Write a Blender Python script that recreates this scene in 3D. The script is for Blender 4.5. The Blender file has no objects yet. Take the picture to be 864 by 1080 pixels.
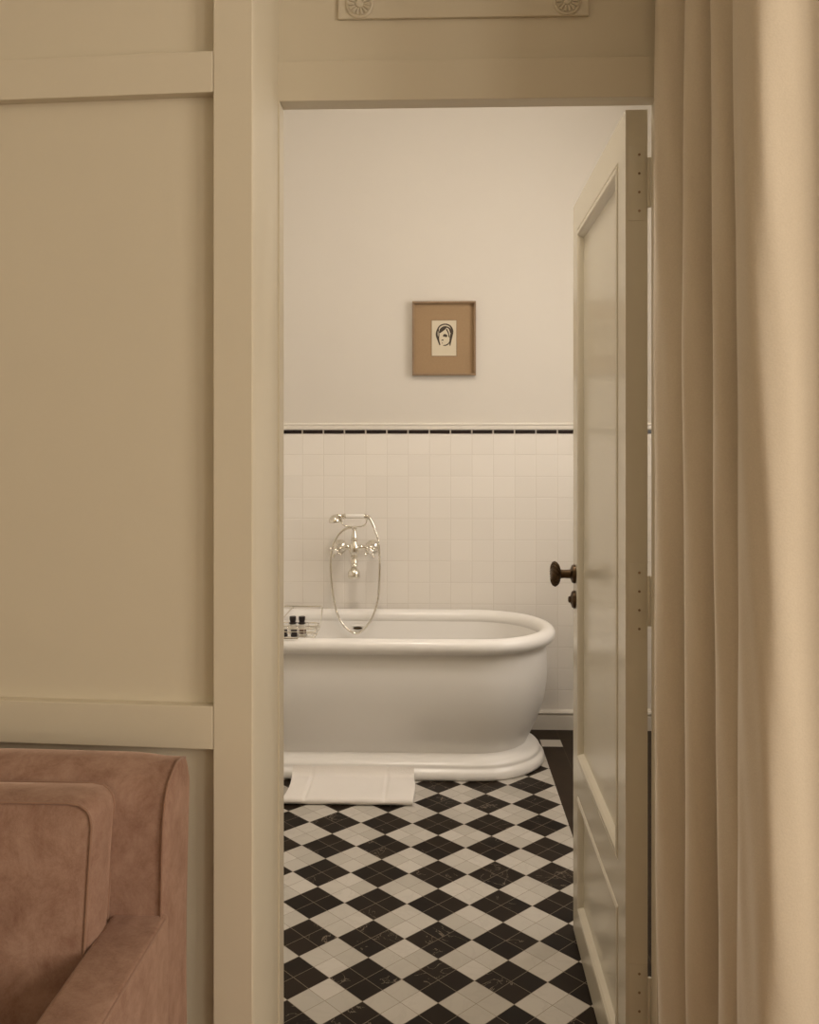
import bpy, bmesh, math, random
from mathutils import Vector, Matrix
random.seed(3)
PI = math.pi
SC = bpy.context.scene
COL = SC.collection

# ---------------------------------------------------------------- camera, light, exposure
EYE = 1.39
cam_d = bpy.data.cameras.new('camera')
cam_d.sensor_fit = 'HORIZONTAL'; cam_d.sensor_width = 36.0
cam_d.lens = 36.0 * 938 / 864
cam_d.shift_y = -(540 - 466) / 864
cam_d.clip_start = 0.05
cam = bpy.data.objects.new('camera', cam_d); COL.objects.link(cam)
cam.location = (0, 0, EYE); cam.rotation_euler = (PI/2, 0, 0)
SC.camera = cam

SC.view_settings.view_transform = 'Standard'
SC.view_settings.look = 'None'
SC.view_settings.gamma = 1.0
SC.view_settings.use_curve_mapping = False
SC.view_settings.exposure = 0.0

w = bpy.data.worlds.new('world'); SC.world = w; w.use_nodes = True
w.node_tree.nodes['Background'].inputs[0].default_value = (0.75, 0.8, 0.9, 1)
w.node_tree.nodes['Background'].inputs[1].default_value = 0.5

TH = 0.0325                      # the bathroom and its doorway are turned by this much
CS, SN = math.cos(TH), math.sin(TH)
def BW(u, v, h=0.0):             # bathroom plan (along wall, away, up) -> world
    return Vector((u*CS + v*SN, -u*SN + v*CS, h))

def area(name, loc, rot, sx, sy, power, color):
    l = bpy.data.lights.new(name, 'AREA'); l.shape = 'RECTANGLE'
    l.size = sx; l.size_y = sy; l.energy = power; l.color = color
    o = bpy.data.objects.new(name, l); COL.objects.link(o)
    o.location = loc; o.rotation_euler = rot
    return o
# daylight through the bedroom window behind the camera
area('daylight_bedroom', (2.46, -1.65, 1.75), (0, PI/2, 0), 1.7, 1.25, 44, (1.0, 0.865, 0.70))
area('fill_bedroom_near', (2.46, -0.15, 1.75), (0, PI/2, 0), 1.7, .95, 58, (1.0, 0.865, 0.70))  # added fill from a second, unseen window, brightens doorway return and curtain
# daylight through the bathroom window in its right wall
area('daylight_bathroom', BW(1.42, 3.1, 1.95), (0, PI/2, -TH), 1.4, 1.15, 29, (1.0, 0.90, 0.80))

# ---------------------------------------------------------------- materials
def srgb(r, g, b):
    f = lambda c: (c/255/12.92) if c/255 <= 0.04045 else ((c/255+0.055)/1.055)**2.4
    return (f(r), f(g), f(b), 1)
def mat(name, col, rough=0.5, metal=0.0, var=0.04, scale=6.0, bump=0.0, bscale=60.0, coat=0.0, sheen=0.0, spec=0.5):
    m = bpy.data.materials.new(name); m.use_nodes = True
    nt = m.node_tree; b = nt.nodes['Principled BSDF']
    tc = nt.nodes.new('ShaderNodeTexCoord')
    n = nt.nodes.new('ShaderNodeTexNoise'); n.inputs['Scale'].default_value = scale; n.inputs['Detail'].default_value = 4
    nt.links.new(tc.outputs['Object'], n.inputs['Vector'])
    mx = nt.nodes.new('ShaderNodeMix'); mx.data_type = 'RGBA'
    c = Vector(col[:3])
    mx.inputs['A'].default_value = (*(c*(1-var)), 1); mx.inputs['B'].default_value = (*[min(1, x) for x in (c*(1+var))], 1)
    nt.links.new(n.outputs['Fac'], mx.inputs['Factor'])
    nt.links.new(mx.outputs['Result'], b.inputs['Base Color'])
    b.inputs['Roughness'].default_value = rough; b.inputs['Metallic'].default_value = metal
    b.inputs['Coat Weight'].default_value = coat; b.inputs['Sheen Weight'].default_value = sheen
    b.inputs['Specular IOR Level'].default_value = spec
    if bump:
        n2 = nt.nodes.new('ShaderNodeTexNoise'); n2.inputs['Scale'].default_value = bscale; n2.inputs['Detail'].default_value = 5
        nt.links.new(tc.outputs['Object'], n2.inputs['Vector'])
        bp = nt.nodes.new('ShaderNodeBump'); bp.inputs['Strength'].default_value = bump; bp.inputs['Distance'].default_value = 0.004
        nt.links.new(n2.outputs['Fac'], bp.inputs['Height']); nt.links.new(bp.outputs['Normal'], b.inputs['Normal'])
    return m

class NT:                        # tiny helper for math node graphs
    def __init__(s, m):
        s.t = m.node_tree; s.b = s.t.nodes['Principled BSDF']
    def n(s, typ, **kw):
        x = s.t.nodes.new(typ)
        for k, v in kw.items(): setattr(x, k, v)
        return x
    def L(s, a, b): s.t.links.new(a, b)
    def m(s, op, a, b=None, c=None):
        x = s.t.nodes.new('ShaderNodeMath'); x.operation = op
        for i, v in enumerate((a, b, c)):
            if v is None: continue
            if isinstance(v, (int, float)): x.inputs[i].default_value = v
            else: s.L(v, x.inputs[i])
        return x.outputs[0]
    def mix(s, f, a, b):
        x = s.t.nodes.new('ShaderNodeMix'); x.data_type = 'RGBA'
        for k, v in (('Factor', f), ('A', a), ('B', b)):
            if isinstance(v, (int, float)): x.inputs[k].default_value = v
            elif isinstance(v, tuple): x.inputs[k].default_value = v
            else: s.L(v, x.inputs[k])
        return x.outputs['Result']

PAINT = (0.665, 0.605, 0.485, 1)
M = {}
M['paint'] = mat('greige_panel_paint', PAINT, 0.45, var=0.02, bump=0.05, bscale=25)
M['door'] = mat('gloss_door_paint', (0.60, 0.555, 0.45, 1), 0.27, var=0.015, coat=0.15, bump=0.04, bscale=9)
M['plaster'] = mat('cream_plaster', (0.655, 0.615, 0.555, 1), 0.7, var=0.015, bump=0.06, bscale=12)
M['ceiling'] = mat('ceiling_white', (0.8, 0.77, 0.7, 1), 0.8)
M['porcelain'] = mat('bath_enamel', (0.88, 0.86, 0.83, 1), 0.30, var=0.01, coat=0.15, bump=0.02, bscale=5)
M['chrome'] = mat('polished_nickel', (0.80, 0.77, 0.70, 1), 0.12, metal=1.0)
M['ceramic'] = mat('white_ceramic_grip', (0.85, 0.82, 0.77, 1), 0.15)
M['bronze'] = mat('aged_bronze', (0.085, 0.052, 0.026, 1), 0.38, metal=0.75, var=0.4, scale=60)
M['bronze_dark'] = mat('dark_bronze', (0.02, 0.012, 0.008, 1), 0.4, metal=0.5)
M['black_cap'] = mat('black_plastic_cap', (0.012, 0.006, 0.006, 1), 0.35)
M['towel'] = mat('white_terry_cloth', (0.84, 0.80, 0.76, 1), 0.95, bump=0.35, bscale=260, sheen=0.3)
M['liner'] = mat('black_liner_tile', (0.010, 0.005, 0.007, 1), 0.15)
M['grout'] = mat('pale_grout', (0.72, 0.67, 0.6, 1), 0.8)
M['cap'] = mat('white_cap_tile', (0.78, 0.74, 0.67, 1), 0.2, coat=0.3)
M['wood_frame'] = mat('gilt_wood', (0.25, 0.165, 0.095, 1), 0.4, var=0.25, scale=30)
M['linen_mat'] = mat('tan_linen', (0.335, 0.225, 0.125, 1), 0.9, var=0.08, scale=120, bump=0.2, bscale=400)
M['paper'] = mat('ivory_paper', (0.62, 0.55, 0.42, 1), 0.8, var=0.04, scale=20)
M['ink'] = mat('brown_black_ink', (0.05, 0.035, 0.022, 1), 0.7)
M['wood_floor'] = mat('oak_floor', (0.22, 0.13, 0.07, 1), 0.4, var=0.3, scale=3)
M['wood_leg'] = mat('dark_leg', (0.06, 0.03, 0.02, 1), 0.4)
M['brown'] = mat('amber_lid', (0.10, 0.045, 0.02, 1), 0.3)
M['piping'] = mat('velvet_piping', (0.27, 0.15, 0.10, 1), 0.8, sheen=0.3)

def glassy(name, col, trans, rough):
    m = mat(name, col, rough); b = m.node_tree.nodes['Principled BSDF']
    b.inputs['Transmission Weight'].default_value = trans
    b.inputs['IOR'].default_value = 1.45
    return m
M['frosted'] = glassy('frosted_bottle', (0.85, 0.80, 0.72, 1), 0.6, 0.3)

# velvet
def velvet():
    m = bpy.data.materials.new('dusty_pink_velvet'); m.use_nodes = True; g = NT(m)
    tc = g.n('ShaderNodeTexCoord')
    mp = g.n('ShaderNodeMapping'); mp.inputs['Scale'].default_value = (1.0, 1.0, .8); g.L(tc.outputs['Object'], mp.inputs['Vector'])
    n1 = g.n('ShaderNodeTexNoise'); n1.inputs['Scale'].default_value = 19; n1.inputs['Detail'].default_value = 9; n1.inputs['Roughness'].default_value = 0.78
    n1.inputs['Distortion'].default_value = 0.25
    g.L(mp.outputs[0], n1.inputs['Vector'])
    n2 = g.n('ShaderNodeTexNoise'); n2.inputs['Scale'].default_value = 420; n2.inputs['Detail'].default_value = 2
    g.L(tc.outputs['Object'], n2.inputs['Vector'])
    r = g.n('ShaderNodeMapRange'); r.inputs[1].default_value = 0.34; r.inputs[2].default_value = 0.68
    g.L(n1.outputs['Fac'], r.inputs[0])
    c = g.mix(r.outputs[0], (0.205, 0.102, 0.070, 1), (0.40, 0.255, 0.195, 1))
    c2 = g.mix(g.m('MULTIPLY', n2.outputs['Fac'], 0.25), c, (0.40, 0.28, 0.21, 1))
    g.L(c2, g.b.inputs['Base Color'])
    g.b.inputs['Roughness'].default_value = 0.85; g.b.inputs['Sheen Weight'].default_value = 0.55
    g.b.inputs['Sheen Roughness'].default_value = 0.35; g.b.inputs['Sheen Tint'].default_value = (1, 0.75, 0.62, 1)
    g.b.inputs['Specular IOR Level'].default_value = 0.2
    bp = g.n('ShaderNodeBump'); bp.inputs['Strength'].default_value = 0.35; bp.inputs['Distance'].default_value = 0.003
    g.L(n1.outputs['Fac'], bp.inputs['Height']); g.L(bp.outputs['Normal'], g.b.inputs['Normal'])
    return m
M['velvet'] = velvet()

# curtain linen
def curtain_mat():
    m = bpy.data.materials.new('sand_curtain_cloth'); m.use_nodes = True; g = NT(m)
    tc = g.n('ShaderNodeTexCoord')
    n1 = g.n('ShaderNodeTexNoise'); n1.inputs['Scale'].default_value = 350; n1.inputs['Detail'].default_value = 3
    g.L(tc.outputs['Object'], n1.inputs['Vector'])
    c = g.mix(n1.outputs['Fac'], (0.62, 0.54, 0.43, 1), (0.73, 0.645, 0.525, 1))
    g.L(c, g.b.inputs['Base Color'])
    g.b.inputs['Roughness'].default_value = 0.9; g.b.inputs['Sheen Weight'].default_value = 0.3
    g.b.inputs['Specular IOR Level'].default_value = 0.15
    bp = g.n('ShaderNodeBump'); bp.inputs['Strength'].default_value = 0.25; bp.inputs['Distance'].default_value = 0.001
    n3 = g.n('ShaderNodeTexNoise'); n3.inputs['Scale'].default_value = 30; n3.inputs['Detail'].default_value = 6
    g.L(tc.outputs['Object'], n3.inputs['Vector'])
    g.L(g.m('ADD', g.m('MULTIPLY', n3.outputs['Fac'], 2.0), n1.outputs['Fac']), bp.inputs['Height']); g.L(bp.outputs['Normal'], g.b.inputs['Normal'])
    return m
M['curtain'] = curtain_mat()

# marble checker floor: diagonals DD, lattice corner at (FU, FV); the object's own axes are the bathroom's
DD = 0.1352 * EYE
FU, FV = -0.0681 * EYE, 1.6532 * EYE
def floor_mat():
    m = bpy.data.materials.new('checker_marble_floor'); m.use_nodes = True; g = NT(m)
    tc = g.n('ShaderNodeTexCoord'); sp = g.n('ShaderNodeSeparateXYZ'); g.L(tc.outputs['Object'], sp.inputs[0])
    u, v = sp.outputs[0], sp.outputs[1]
    uu = g.m('SUBTRACT', u, FU); vv = g.m('SUBTRACT', v, FV)
    p = g.m('DIVIDE', g.m('ADD', uu, vv), DD); q = g.m('DIVIDE', g.m('SUBTRACT', uu, vv), DD)
    fp, fq = g.m('FLOOR', p), g.m('FLOOR', q)
    par = g.m('ABSOLUTE', g.m('MODULO', g.m('ADD', fp, fq), 2.0))       # 0 black, 1 white
    # half tiles and their joints
    hp, hq = g.m('MULTIPLY', p, 2.0), g.m('MULTIPLY', q, 2.0)
    def joint(x, wd):
        f = g.m('FRACT', x)
        return g.m('LESS_THAN', g.m('MINIMUM', f, g.m('SUBTRACT', 1.0, f)), wd)
    jt = g.m('MAXIMUM', joint(hp, 0.013), joint(hq, 0.013))
    cmb = g.n('ShaderNodeCombineXYZ'); g.L(g.m('FLOOR', hp), cmb.inputs[0]); g.L(g.m('FLOOR', hq), cmb.inputs[1])
    wn = g.n('ShaderNodeTexWhiteNoise', noise_dimensions='3D'); g.L(cmb.outputs[0], wn.inputs['Vector'])
    # veins, shifted per tile
    vm = g.n('ShaderNodeVectorMath', operation='MULTIPLY_ADD')
    g.L(wn.outputs['Color'], vm.inputs[0]); vm.inputs[1].default_value = (7, 7, 7); g.L(tc.outputs['Object'], vm.inputs[2])
    nz = g.n('ShaderNodeTexNoise'); nz.inputs['Scale'].default_value = 9; nz.inputs['Detail'].default_value = 7; nz.inputs['Distortion'].default_value = 1.4
    g.L(vm.outputs[0], nz.inputs['Vector'])
    vein = g.m('LESS_THAN', g.m('ABSOLUTE', g.m('SUBTRACT', nz.outputs['Fac'], 0.5)), 0.006)
    nb = g.n('ShaderNodeTexNoise'); nb.inputs['Scale'].default_value = 5; nb.inputs['Detail'].default_value = 3
    g.L(vm.outputs[0], nb.inputs['Vector'])
    veinb = g.m('MULTIPLY', vein, g.m('GREATER_THAN', nb.outputs['Fac'], 0.56))
    soft = g.n('ShaderNodeMapRange'); soft.inputs[1].default_value = 0.0; soft.inputs[2].default_value = 0.05; soft.inputs[3].default_value = 1; soft.inputs[4].default_value = 0
    g.L(g.m('ABSOLUTE', g.m('SUBTRACT', nz.outputs['Fac'], 0.5)), soft.inputs[0])
    white = g.mix(wn.outputs['Value'], (0.45, 0.42, 0.37, 1), (0.56, 0.525, 0.475, 1))
    white = g.mix(g.m('MULTIPLY', g.m('MULTIPLY', soft.outputs[0], nb.outputs['Fac']), 0.45), white, (0.40, 0.37, 0.33, 1))
    black = g.mix(wn.outputs['Value'], (0.004, 0.002, 0.001, 1), (0.014, 0.008, 0.004, 1))
    black = g.mix(g.m('MULTIPLY', veinb, 0.55), black, (0.30, 0.24, 0.18, 1))
    black = g.mix(g.m('MULTIPLY', nb.outputs['Fac'], 0.04), black, (0.20, 0.15, 0.11, 1))
    white = g.mix(jt, white, (0.28, 0.24, 0.19, 1)); black = g.mix(jt, black, (0.20, 0.16, 0.12, 1))
    field = g.mix(par, black, white)
    # dark border with a pale corner square
    nb2 = g.n('ShaderNodeTexNoise'); nb2.inputs['Scale'].default_value = 14; g.L(tc.outputs['Object'], nb2.inputs['Vector'])
    border = g.mix(nb2.outputs['Fac'], (0.018, 0.010, 0.005, 1), (0.036, 0.021, 0.011, 1))
    jb = g.m('LESS_THAN', g.m('ABSOLUTE', g.m('SUBTRACT', u, 0.568)), 0.0012)
    jb2 = g.m('LESS_THAN', g.m('ABSOLUTE', g.m('SUBTRACT', v, 4.17)), 0.0012)
    border = g.mix(g.m('MULTIPLY', g.m('MAXIMUM', jb, jb2), 0.5), border, (0.12, 0.09, 0.06, 1))
    ins = g.m('MULTIPLY', g.m('MULTIPLY', g.m('GREATER_THAN', u, 0.473), g.m('LESS_THAN', u, 0.568)),
              g.m('MULTIPLY', g.m('GREATER_THAN', v, 4.075), g.m('LESS_THAN', v, 4.17)))
    border = g.mix(ins, border, (0.62, 0.58, 0.52, 1))
    infield = g.m('MULTIPLY', g.m('LESS_THAN', u, 0.473), g.m('LESS_THAN', v, 4.075))
    g.L(g.mix(infield, border, field), g.b.inputs['Base Color'])
    g.b.inputs['Roughness'].default_value = 0.40; g.b.inputs['Specular IOR Level'].default_value = 0.12
    bp = g.n('ShaderNodeBump'); bp.inputs['Strength'].default_value = 0.3; bp.inputs['Distance'].default_value = 0.001; bp.invert = True
    g.L(g.m('MULTIPLY', jt, infield), bp.inputs['Height']); g.L(bp.outputs['Normal'], g.b.inputs['Normal'])
    return m
M['floor'] = floor_mat()

TILE = 0.1035
def tile_mat(horiz):
    m = bpy.data.materials.new('white_wall_tile'); m.use_nodes = True; g = NT(m)
    tc = g.n('ShaderNodeTexCoord'); sp = g.n('ShaderNodeSeparateXYZ'); g.L(tc.outputs['Object'], sp.inputs[0])
    a = g.m('DIVIDE', g.m('SUBTRACT', sp.outputs[horiz], 0.473), TILE); b = g.m('DIVIDE', g.m('SUBTRACT', sp.outputs[2], 1.429), TILE)
    def edge(x):
        f = g.m('FRACT', x); return g.m('MINIMUM', f, g.m('SUBTRACT', 1.0, f))
    e = g.m('MINIMUM', edge(a), edge(b))
    r = g.n('ShaderNodeMapRange'); r.inputs[1].default_value = 0.008; r.inputs[2].default_value = 0.03; g.L(e, r.inputs[0])
    cmb = g.n('ShaderNodeCombineXYZ'); g.L(g.m('FLOOR', a), cmb.inputs[0]); g.L(g.m('FLOOR', b), cmb.inputs[1])
    wn = g.n('ShaderNodeTexWhiteNoise', noise_dimensions='3D'); g.L(cmb.outputs[0], wn.inputs['Vector'])
    c = g.mix(wn.outputs['Value'], (0.81, 0.77, 0.715, 1), (0.84, 0.80, 0.745, 1))
    c = g.mix(g.m('MULTIPLY', g.m('LESS_THAN', e, 0.012), 0.30), c, (0.60, 0.55, 0.47, 1))
    g.L(c, g.b.inputs['Base Color']); g.b.inputs['Roughness'].default_value = 0.35; g.b.inputs['Specular IOR Level'].default_value = 0.35
    # each tile leans a little its own way
    ww = g.n('ShaderNodeSeparateColor'); g.L(wn.outputs['Color'], ww.inputs[0])
    tilt = g.m('ADD', g.m('MULTIPLY', g.m('FRACT', a), g.m('SUBTRACT', ww.outputs[0], 0.5)), g.m('MULTIPLY', g.m('FRACT', b), g.m('SUBTRACT', ww.outputs[1], 0.5)))
    bp = g.n('ShaderNodeBump'); bp.inputs['Strength'].default_value = 0.5; bp.inputs['Distance'].default_value = 0.0012
    g.L(g.m('ADD', r.outputs[0], g.m('MULTIPLY', tilt, 0.35)), bp.inputs['Height']); g.L(bp.outputs['Normal'], g.b.inputs['Normal'])
    return m
M['tile'] = tile_mat(0); M['tile_side'] = tile_mat(1)

# ---------------------------------------------------------------- mesh helpers
def box(bm, a, b, mtx=None, bev=0.0):
    x0, y0, z0 = a; x1, y1, z1 = b
    vs = [bm.verts.new(p) for p in ((x0,y0,z0),(x1,y0,z0),(x1,y1,z0),(x0,y1,z0),(x0,y0,z1),(x1,y0,z1),(x1,y1,z1),(x0,y1,z1))]
    fs = [bm.faces.new([vs[i] for i in f]) for f in ((0,3,2,1),(4,5,6,7),(0,1,5,4),(1,2,6,5),(2,3,7,6),(3,0,4,7))]
    if bev:
        es = list({e for f in fs for e in f.edges})
        r = bmesh.ops.bevel(bm, geom=es, offset=bev, segments=2, profile=0.6, affect='EDGES')
        vs = list({v for f in r['faces'] for v in f.verts} | {v for v in vs if v.is_valid})
    if mtx: bmesh.ops.transform(bm, matrix=mtx, verts=vs)
    return vs
def lathe(bm, prof, seg=32, mtx=None, cap=True):      # prof: [(r, z)]
    rings = []
    for r, z in prof:
        rings.append([bm.verts.new((r*math.cos(2*PI*i/seg), r*math.sin(2*PI*i/seg), z)) for i in range(seg)])
    for a, b in zip(rings, rings[1:]):
        for i in range(seg):
            j = (i+1) % seg
            bm.faces.new((a[i], a[j], b[j], b[i]))
    if cap:
        bm.faces.new(list(reversed(rings[0]))); bm.faces.new(rings[-1])
    vs = [v for r in rings for v in r]
    if mtx: bmesh.ops.transform(bm, matrix=mtx, verts=vs)
    return vs
def smooth_path(pts, n=10):
    pts = [Vector(p) for p in pts]; out = []
    P = [2*pts[0]-pts[1]] + pts + [2*pts[-1]-pts[-2]]
    for i in range(1, len(P)-2):
        for k in range(n):
            t = k/n; a, b, c, d = P[i-1], P[i], P[i+1], P[i+2]
            out.append(0.5*((2*b)+(c-a)*t+(2*a-5*b+4*c-d)*t*t+(3*b-a-3*c+d)*t**3))
    out.append(pts[-1]); return out
def tube(bm, pts, r, seg=10, closed=False):
    pts = [Vector(p) for p in pts]; n = len(pts)
    rr = r if callable(r) else (lambda t: r)
    rings = []; up = None
    for i, p in enumerate(pts):
        if closed: d = pts[(i+1) % n] - pts[i-1]
        else: d = pts[min(i+1, n-1)] - pts[max(i-1, 0)]
        d.normalize()
        if up is None:
            up = Vector((0,0,1)) if abs(d.z) < 0.9 else Vector((1,0,0))
        sd = d.cross(up).normalized(); up = sd.cross(d).normalized()
        R = rr(i/max(1, n-1))
        rings.append([bm.verts.new(p + R*(math.cos(2*PI*k/seg)*sd + math.sin(2*PI*k/seg)*up)) for k in range(seg)])
    m = n if closed else n-1
    for i in range(m):
        a, b = rings[i], rings[(i+1) % n]
        for k in range(seg):
            bm.faces.new((a[k], a[(k+1) % seg], b[(k+1) % seg], b[k]))
    if not closed:
        bm.faces.new(list(reversed(rings[0]))); bm.faces.new(rings[-1])
def prism(bm, poly, z0, z1):
    a = [bm.verts.new((x, y, z0)) for x, y in poly]; b = [bm.verts.new((x, y, z1)) for x, y in poly]
    n = len(poly)
    bm.faces.new(list(reversed(a))); bm.faces.new(b)
    for i in range(n): bm.faces.new((a[i], a[(i+1) % n], b[(i+1) % n], b[i]))
def obj(name, bm, m, parent=None, loc=None, rz=None, smooth=False, angle=40, recalc=True):
    if recalc: bmesh.ops.recalc_face_normals(bm, faces=bm.faces)
    me = bpy.data.meshes.new(name); bm.to_mesh(me); bm.free()
    me.materials.append(m)
    if smooth:
        for p in me.polygons: p.use_smooth = True
        if angle < 180: me.set_sharp_from_angle(angle=math.radians(angle))
    o = bpy.data.objects.new(name, me); COL.objects.link(o)
    if parent: o.parent = parent
    if loc is not None: o.location = loc
    if rz is not None: o.rotation_euler = (0, 0, rz)
    return o
def tag(o, label, cat, group=None):
    o['label'] = label; o['category'] = cat
    if group: o['group'] = group
    return o
def thing(name, label, cat, loc=(0,0,0), rz=0, group=None):
    o = bpy.data.objects.new(name, None); COL.objects.link(o); o.empty_display_size = 0.1
    o.location = loc; o.rotation_euler = (0,0,rz)
    return tag(o, label, cat, group)
def struct(o, label=None):
    o['kind'] = 'structure'
    if label: o['label'] = label
    return o
def dup(root, loc, label):
    r = root.copy(); COL.objects.link(r); r.location = loc; r['label'] = label
    for ch in list(root.children):
        c = ch.copy(); COL.objects.link(c); c.parent = r
    return r
NB = bmesh.new

# ---------------------------------------------------------------- bathroom shell (own axes u, v)
VW = 4.341; UL, UR = -1.45, 1.25; VF, VB = 1.74, 1.785; HC = 3.3
UJL, UJR, HO = -0.312, 0.424, 2.06          # door opening
bm = NB(); box(bm, (UL-.1, 1.70, -0.1), (UR+.1, VW+.1, 0.0))
struct(obj('floor_bathroom', bm, M['floor'], rz=-TH), 'black and white marble checker floor of the bathroom')
bm = NB(); box(bm, (UL-.1, VB, HC), (UR+.1, VW+.1, HC+.1))
struct(obj('ceiling_bathroom', bm, M['ceiling'], rz=-TH), 'bathroom ceiling')
bm = NB(); box(bm, (UL-.1, VW, 0), (UR+.1, VW+.1, HC))
struct(obj('wall_far', bm, M['plaster'], rz=-TH), 'cream plaster wall behind the bath')
bm = NB(); box(bm, (UL-.1, VB, 0), (UL, VW, HC))
struct(obj('wall_bathroom_left', bm, M['plaster'], rz=-TH))
# right wall with its window opening
WV0, WV1, WH0, WH1 = 2.5, 3.7, 1.2, 2.7
bm = NB()
box(bm, (UR, VB, 0), (UR+.1, VW, WH0)); box(bm, (UR, VB, WH1), (UR+.1, VW, HC))
box(bm, (UR, VB, WH0), (UR+.1, WV0, WH1)); box(bm, (UR, WV1, WH0), (UR+.1, VW, WH1))
struct(obj('wall_bathroom_right', bm, M['plaster'], rz=-TH))
def window_frame(name, horiz, c0, a0, a1, h0, h1, rz):
    bm = NB(); t = 0.045
    def b(p0, p1, q0, q1):
        if horiz: box(bm, (p0, c0, q0), (p1, c0+.05, q1), bev=.003)
        else: box(bm, (c0, p0, q0), (c0+.05, p1, q1), bev=.003)
    b(a0, a1, h0, h0+t); b(a0, a1, h1-t, h1); b(a0, a0+t, h0+t, h1-t); b(a1-t, a1, h0+t, h1-t)
    mid = (a0+a1)/2; b(mid-.02, mid+.02, h0+t, h1-t)
    hm = h0+(h1-h0)*.68; b(a0+t, mid-.02, hm-.015, hm+.015); b(mid+.02, a1-t, hm-.015, hm+.015)
    return struct(obj(name, bm, M['cap'], rz=rz))
window_frame('window_2', False, UR+.03, WV0, WV1, WH0, WH1, -TH)
# tile dado
bm = NB(); box(bm, (UL, VW-.010, 0.03), (UR, VW, 1.429))
struct(obj('wall_far_tiles', bm, M['tile'], rz=-TH), 'glossy white square wall tiles behind the bath')
bm = NB(); box(bm, (UR-.010, VB, 0.03), (UR, VW-.011, 1.195)); 
struct(obj('wall_right_tiles', bm, M['tile_side'], rz=-TH))
bm = NB(); box(bm, (UL, VB, 0.03), (UL+.010, VW-.011, 1.43))
struct(obj('wall_left_tiles', bm, M['tile_side'], rz=-TH))
# black liner tiles on their pale joint strip
bm = NB(); box(bm, (UL, VW-.009, 1.4295), (UR, VW, 1.448))
struct(obj('trim_grout', bm, M['grout'], rz=-TH))
bm = NB()
k0 = int((UL-0.473)/TILE)
u = 0.473 + k0*TILE
while u + TILE < UR:
    box(bm, (u+.0035, VW-.014, 1.4305), (u+TILE-.0035, VW-.0095, 1.447), bev=.0015); u += TILE
struct(obj('trim_1', bm, M['liner'], rz=-TH), 'row of black liner tiles capping the white wall tiles')
bm = NB()
prof = [(0, 1.4485), (-.012, 1.4485), (-.016, 1.455), (-.016, 1.468), (-.020, 1.472), (-.020, 1.478), (-.014, 1.482), (0, 1.483)]
a = [bm.verts.new((UL+.001, VW+y, z)) for y, z in prof]; b = [bm.verts.new((UR-.001, VW+y, z)) for y, z in prof]
for i in range(len(prof)):
    j = (i+1) % len(prof); bm.faces.new((a[i], a[j], b[j], b[i]))
bm.faces.new(a); bm.faces.new(list(reversed(b)))
struct(obj('trim_2', bm, M['cap'], rz=-TH), 'white moulded cap above the black liner tiles')
bm = NB()
prof = [(0, 0), (-.030, 0), (-.030, .066), (-.026, .070), (-.026, .073), (-.033, .077), (-.035, .083), (-.031, .090), (-.020, .094), (0, .096)]
a = [bm.verts.new((UL+.001, VW+y, z)) for y, z in prof]; b = [bm.verts.new((UR-.001, VW+y, z)) for y, z in prof]
for i in range(len(prof)):
    j = (i+1) % len(prof); bm.faces.new((a[i], a[j], b[j], b[i]))
bm.faces.new(a); bm.faces.new(list(reversed(b)))
struct(obj('baseboard_far', bm, M['cap'], rz=-TH), 'white skirting tiles with a bead along the top')

# flush ceiling lamp added out of view, to brighten the tub front
lp = BW(-.10, 2.45, HC)
cl_ = thing('fill_ceiling_lamp', 'added round opal fill lamp, unseen, on the bathroom ceiling', 'lamp', lp, -TH)
bm = NB(); lathe(bm, [(.27, 0), (.27, -.02), (.26, -.03)], 40); obj('rim', bm, M['chrome'], cl_, smooth=True)
gm = bpy.data.materials.new('fill_lamp_glass'); gm.use_nodes = True
gb = gm.node_tree.nodes['Principled BSDF']; gb.inputs['Base Color'].default_value = (.9, .87, .8, 1)
gb.inputs['Emission Color'].default_value = (1, .88, .74, 1); gb.inputs['Emission Strength'].default_value = 30
bm = NB(); lathe(bm, [(.255, -.025), (.25, -.05), (.21, -.085), (.11, -.110), (.001, -.117)], 40); obj('fill_lamp_shade', bm, gm, cl_, smooth=True)

# ---------------------------------------------------------------- doorway wall
HB = 2.9
bm = NB()
box(bm, (UJL-.9, 1.765, 0), (UJL-.03, VB, HC)); box(bm, (UJR+.035, VF+.004, 0), (2.35, VB, HB))
box(bm, (UJL-.03, VF+.012, HO+.03), (UJR+.035, VB, HC))
struct(obj('wall_doorway', bm, M['paint'], rz=-TH), 'painted wall around the bathroom doorway')
bm = NB()                                             # door lining: two jambs and the head, with a fine stop
box(bm, (UJL-.030, VF, 0), (UJL, VB+.002, HO), bev=.0015)
box(bm, (UJR, VF, 0), (UJR+.010, VB+.002, HO), bev=.0015)
box(bm, (UJR+.010, VF+.006, 0), (UJR+.035, VB+.002, HO), bev=.0015)
box(bm, (UJL-.030, VF, HO), (UJR+.035, VB+.002, HO+.078), bev=.0015)
struct(obj('trim_3', bm, M['paint'], rz=-TH), 'painted door lining around the bathroom doorway')
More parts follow.
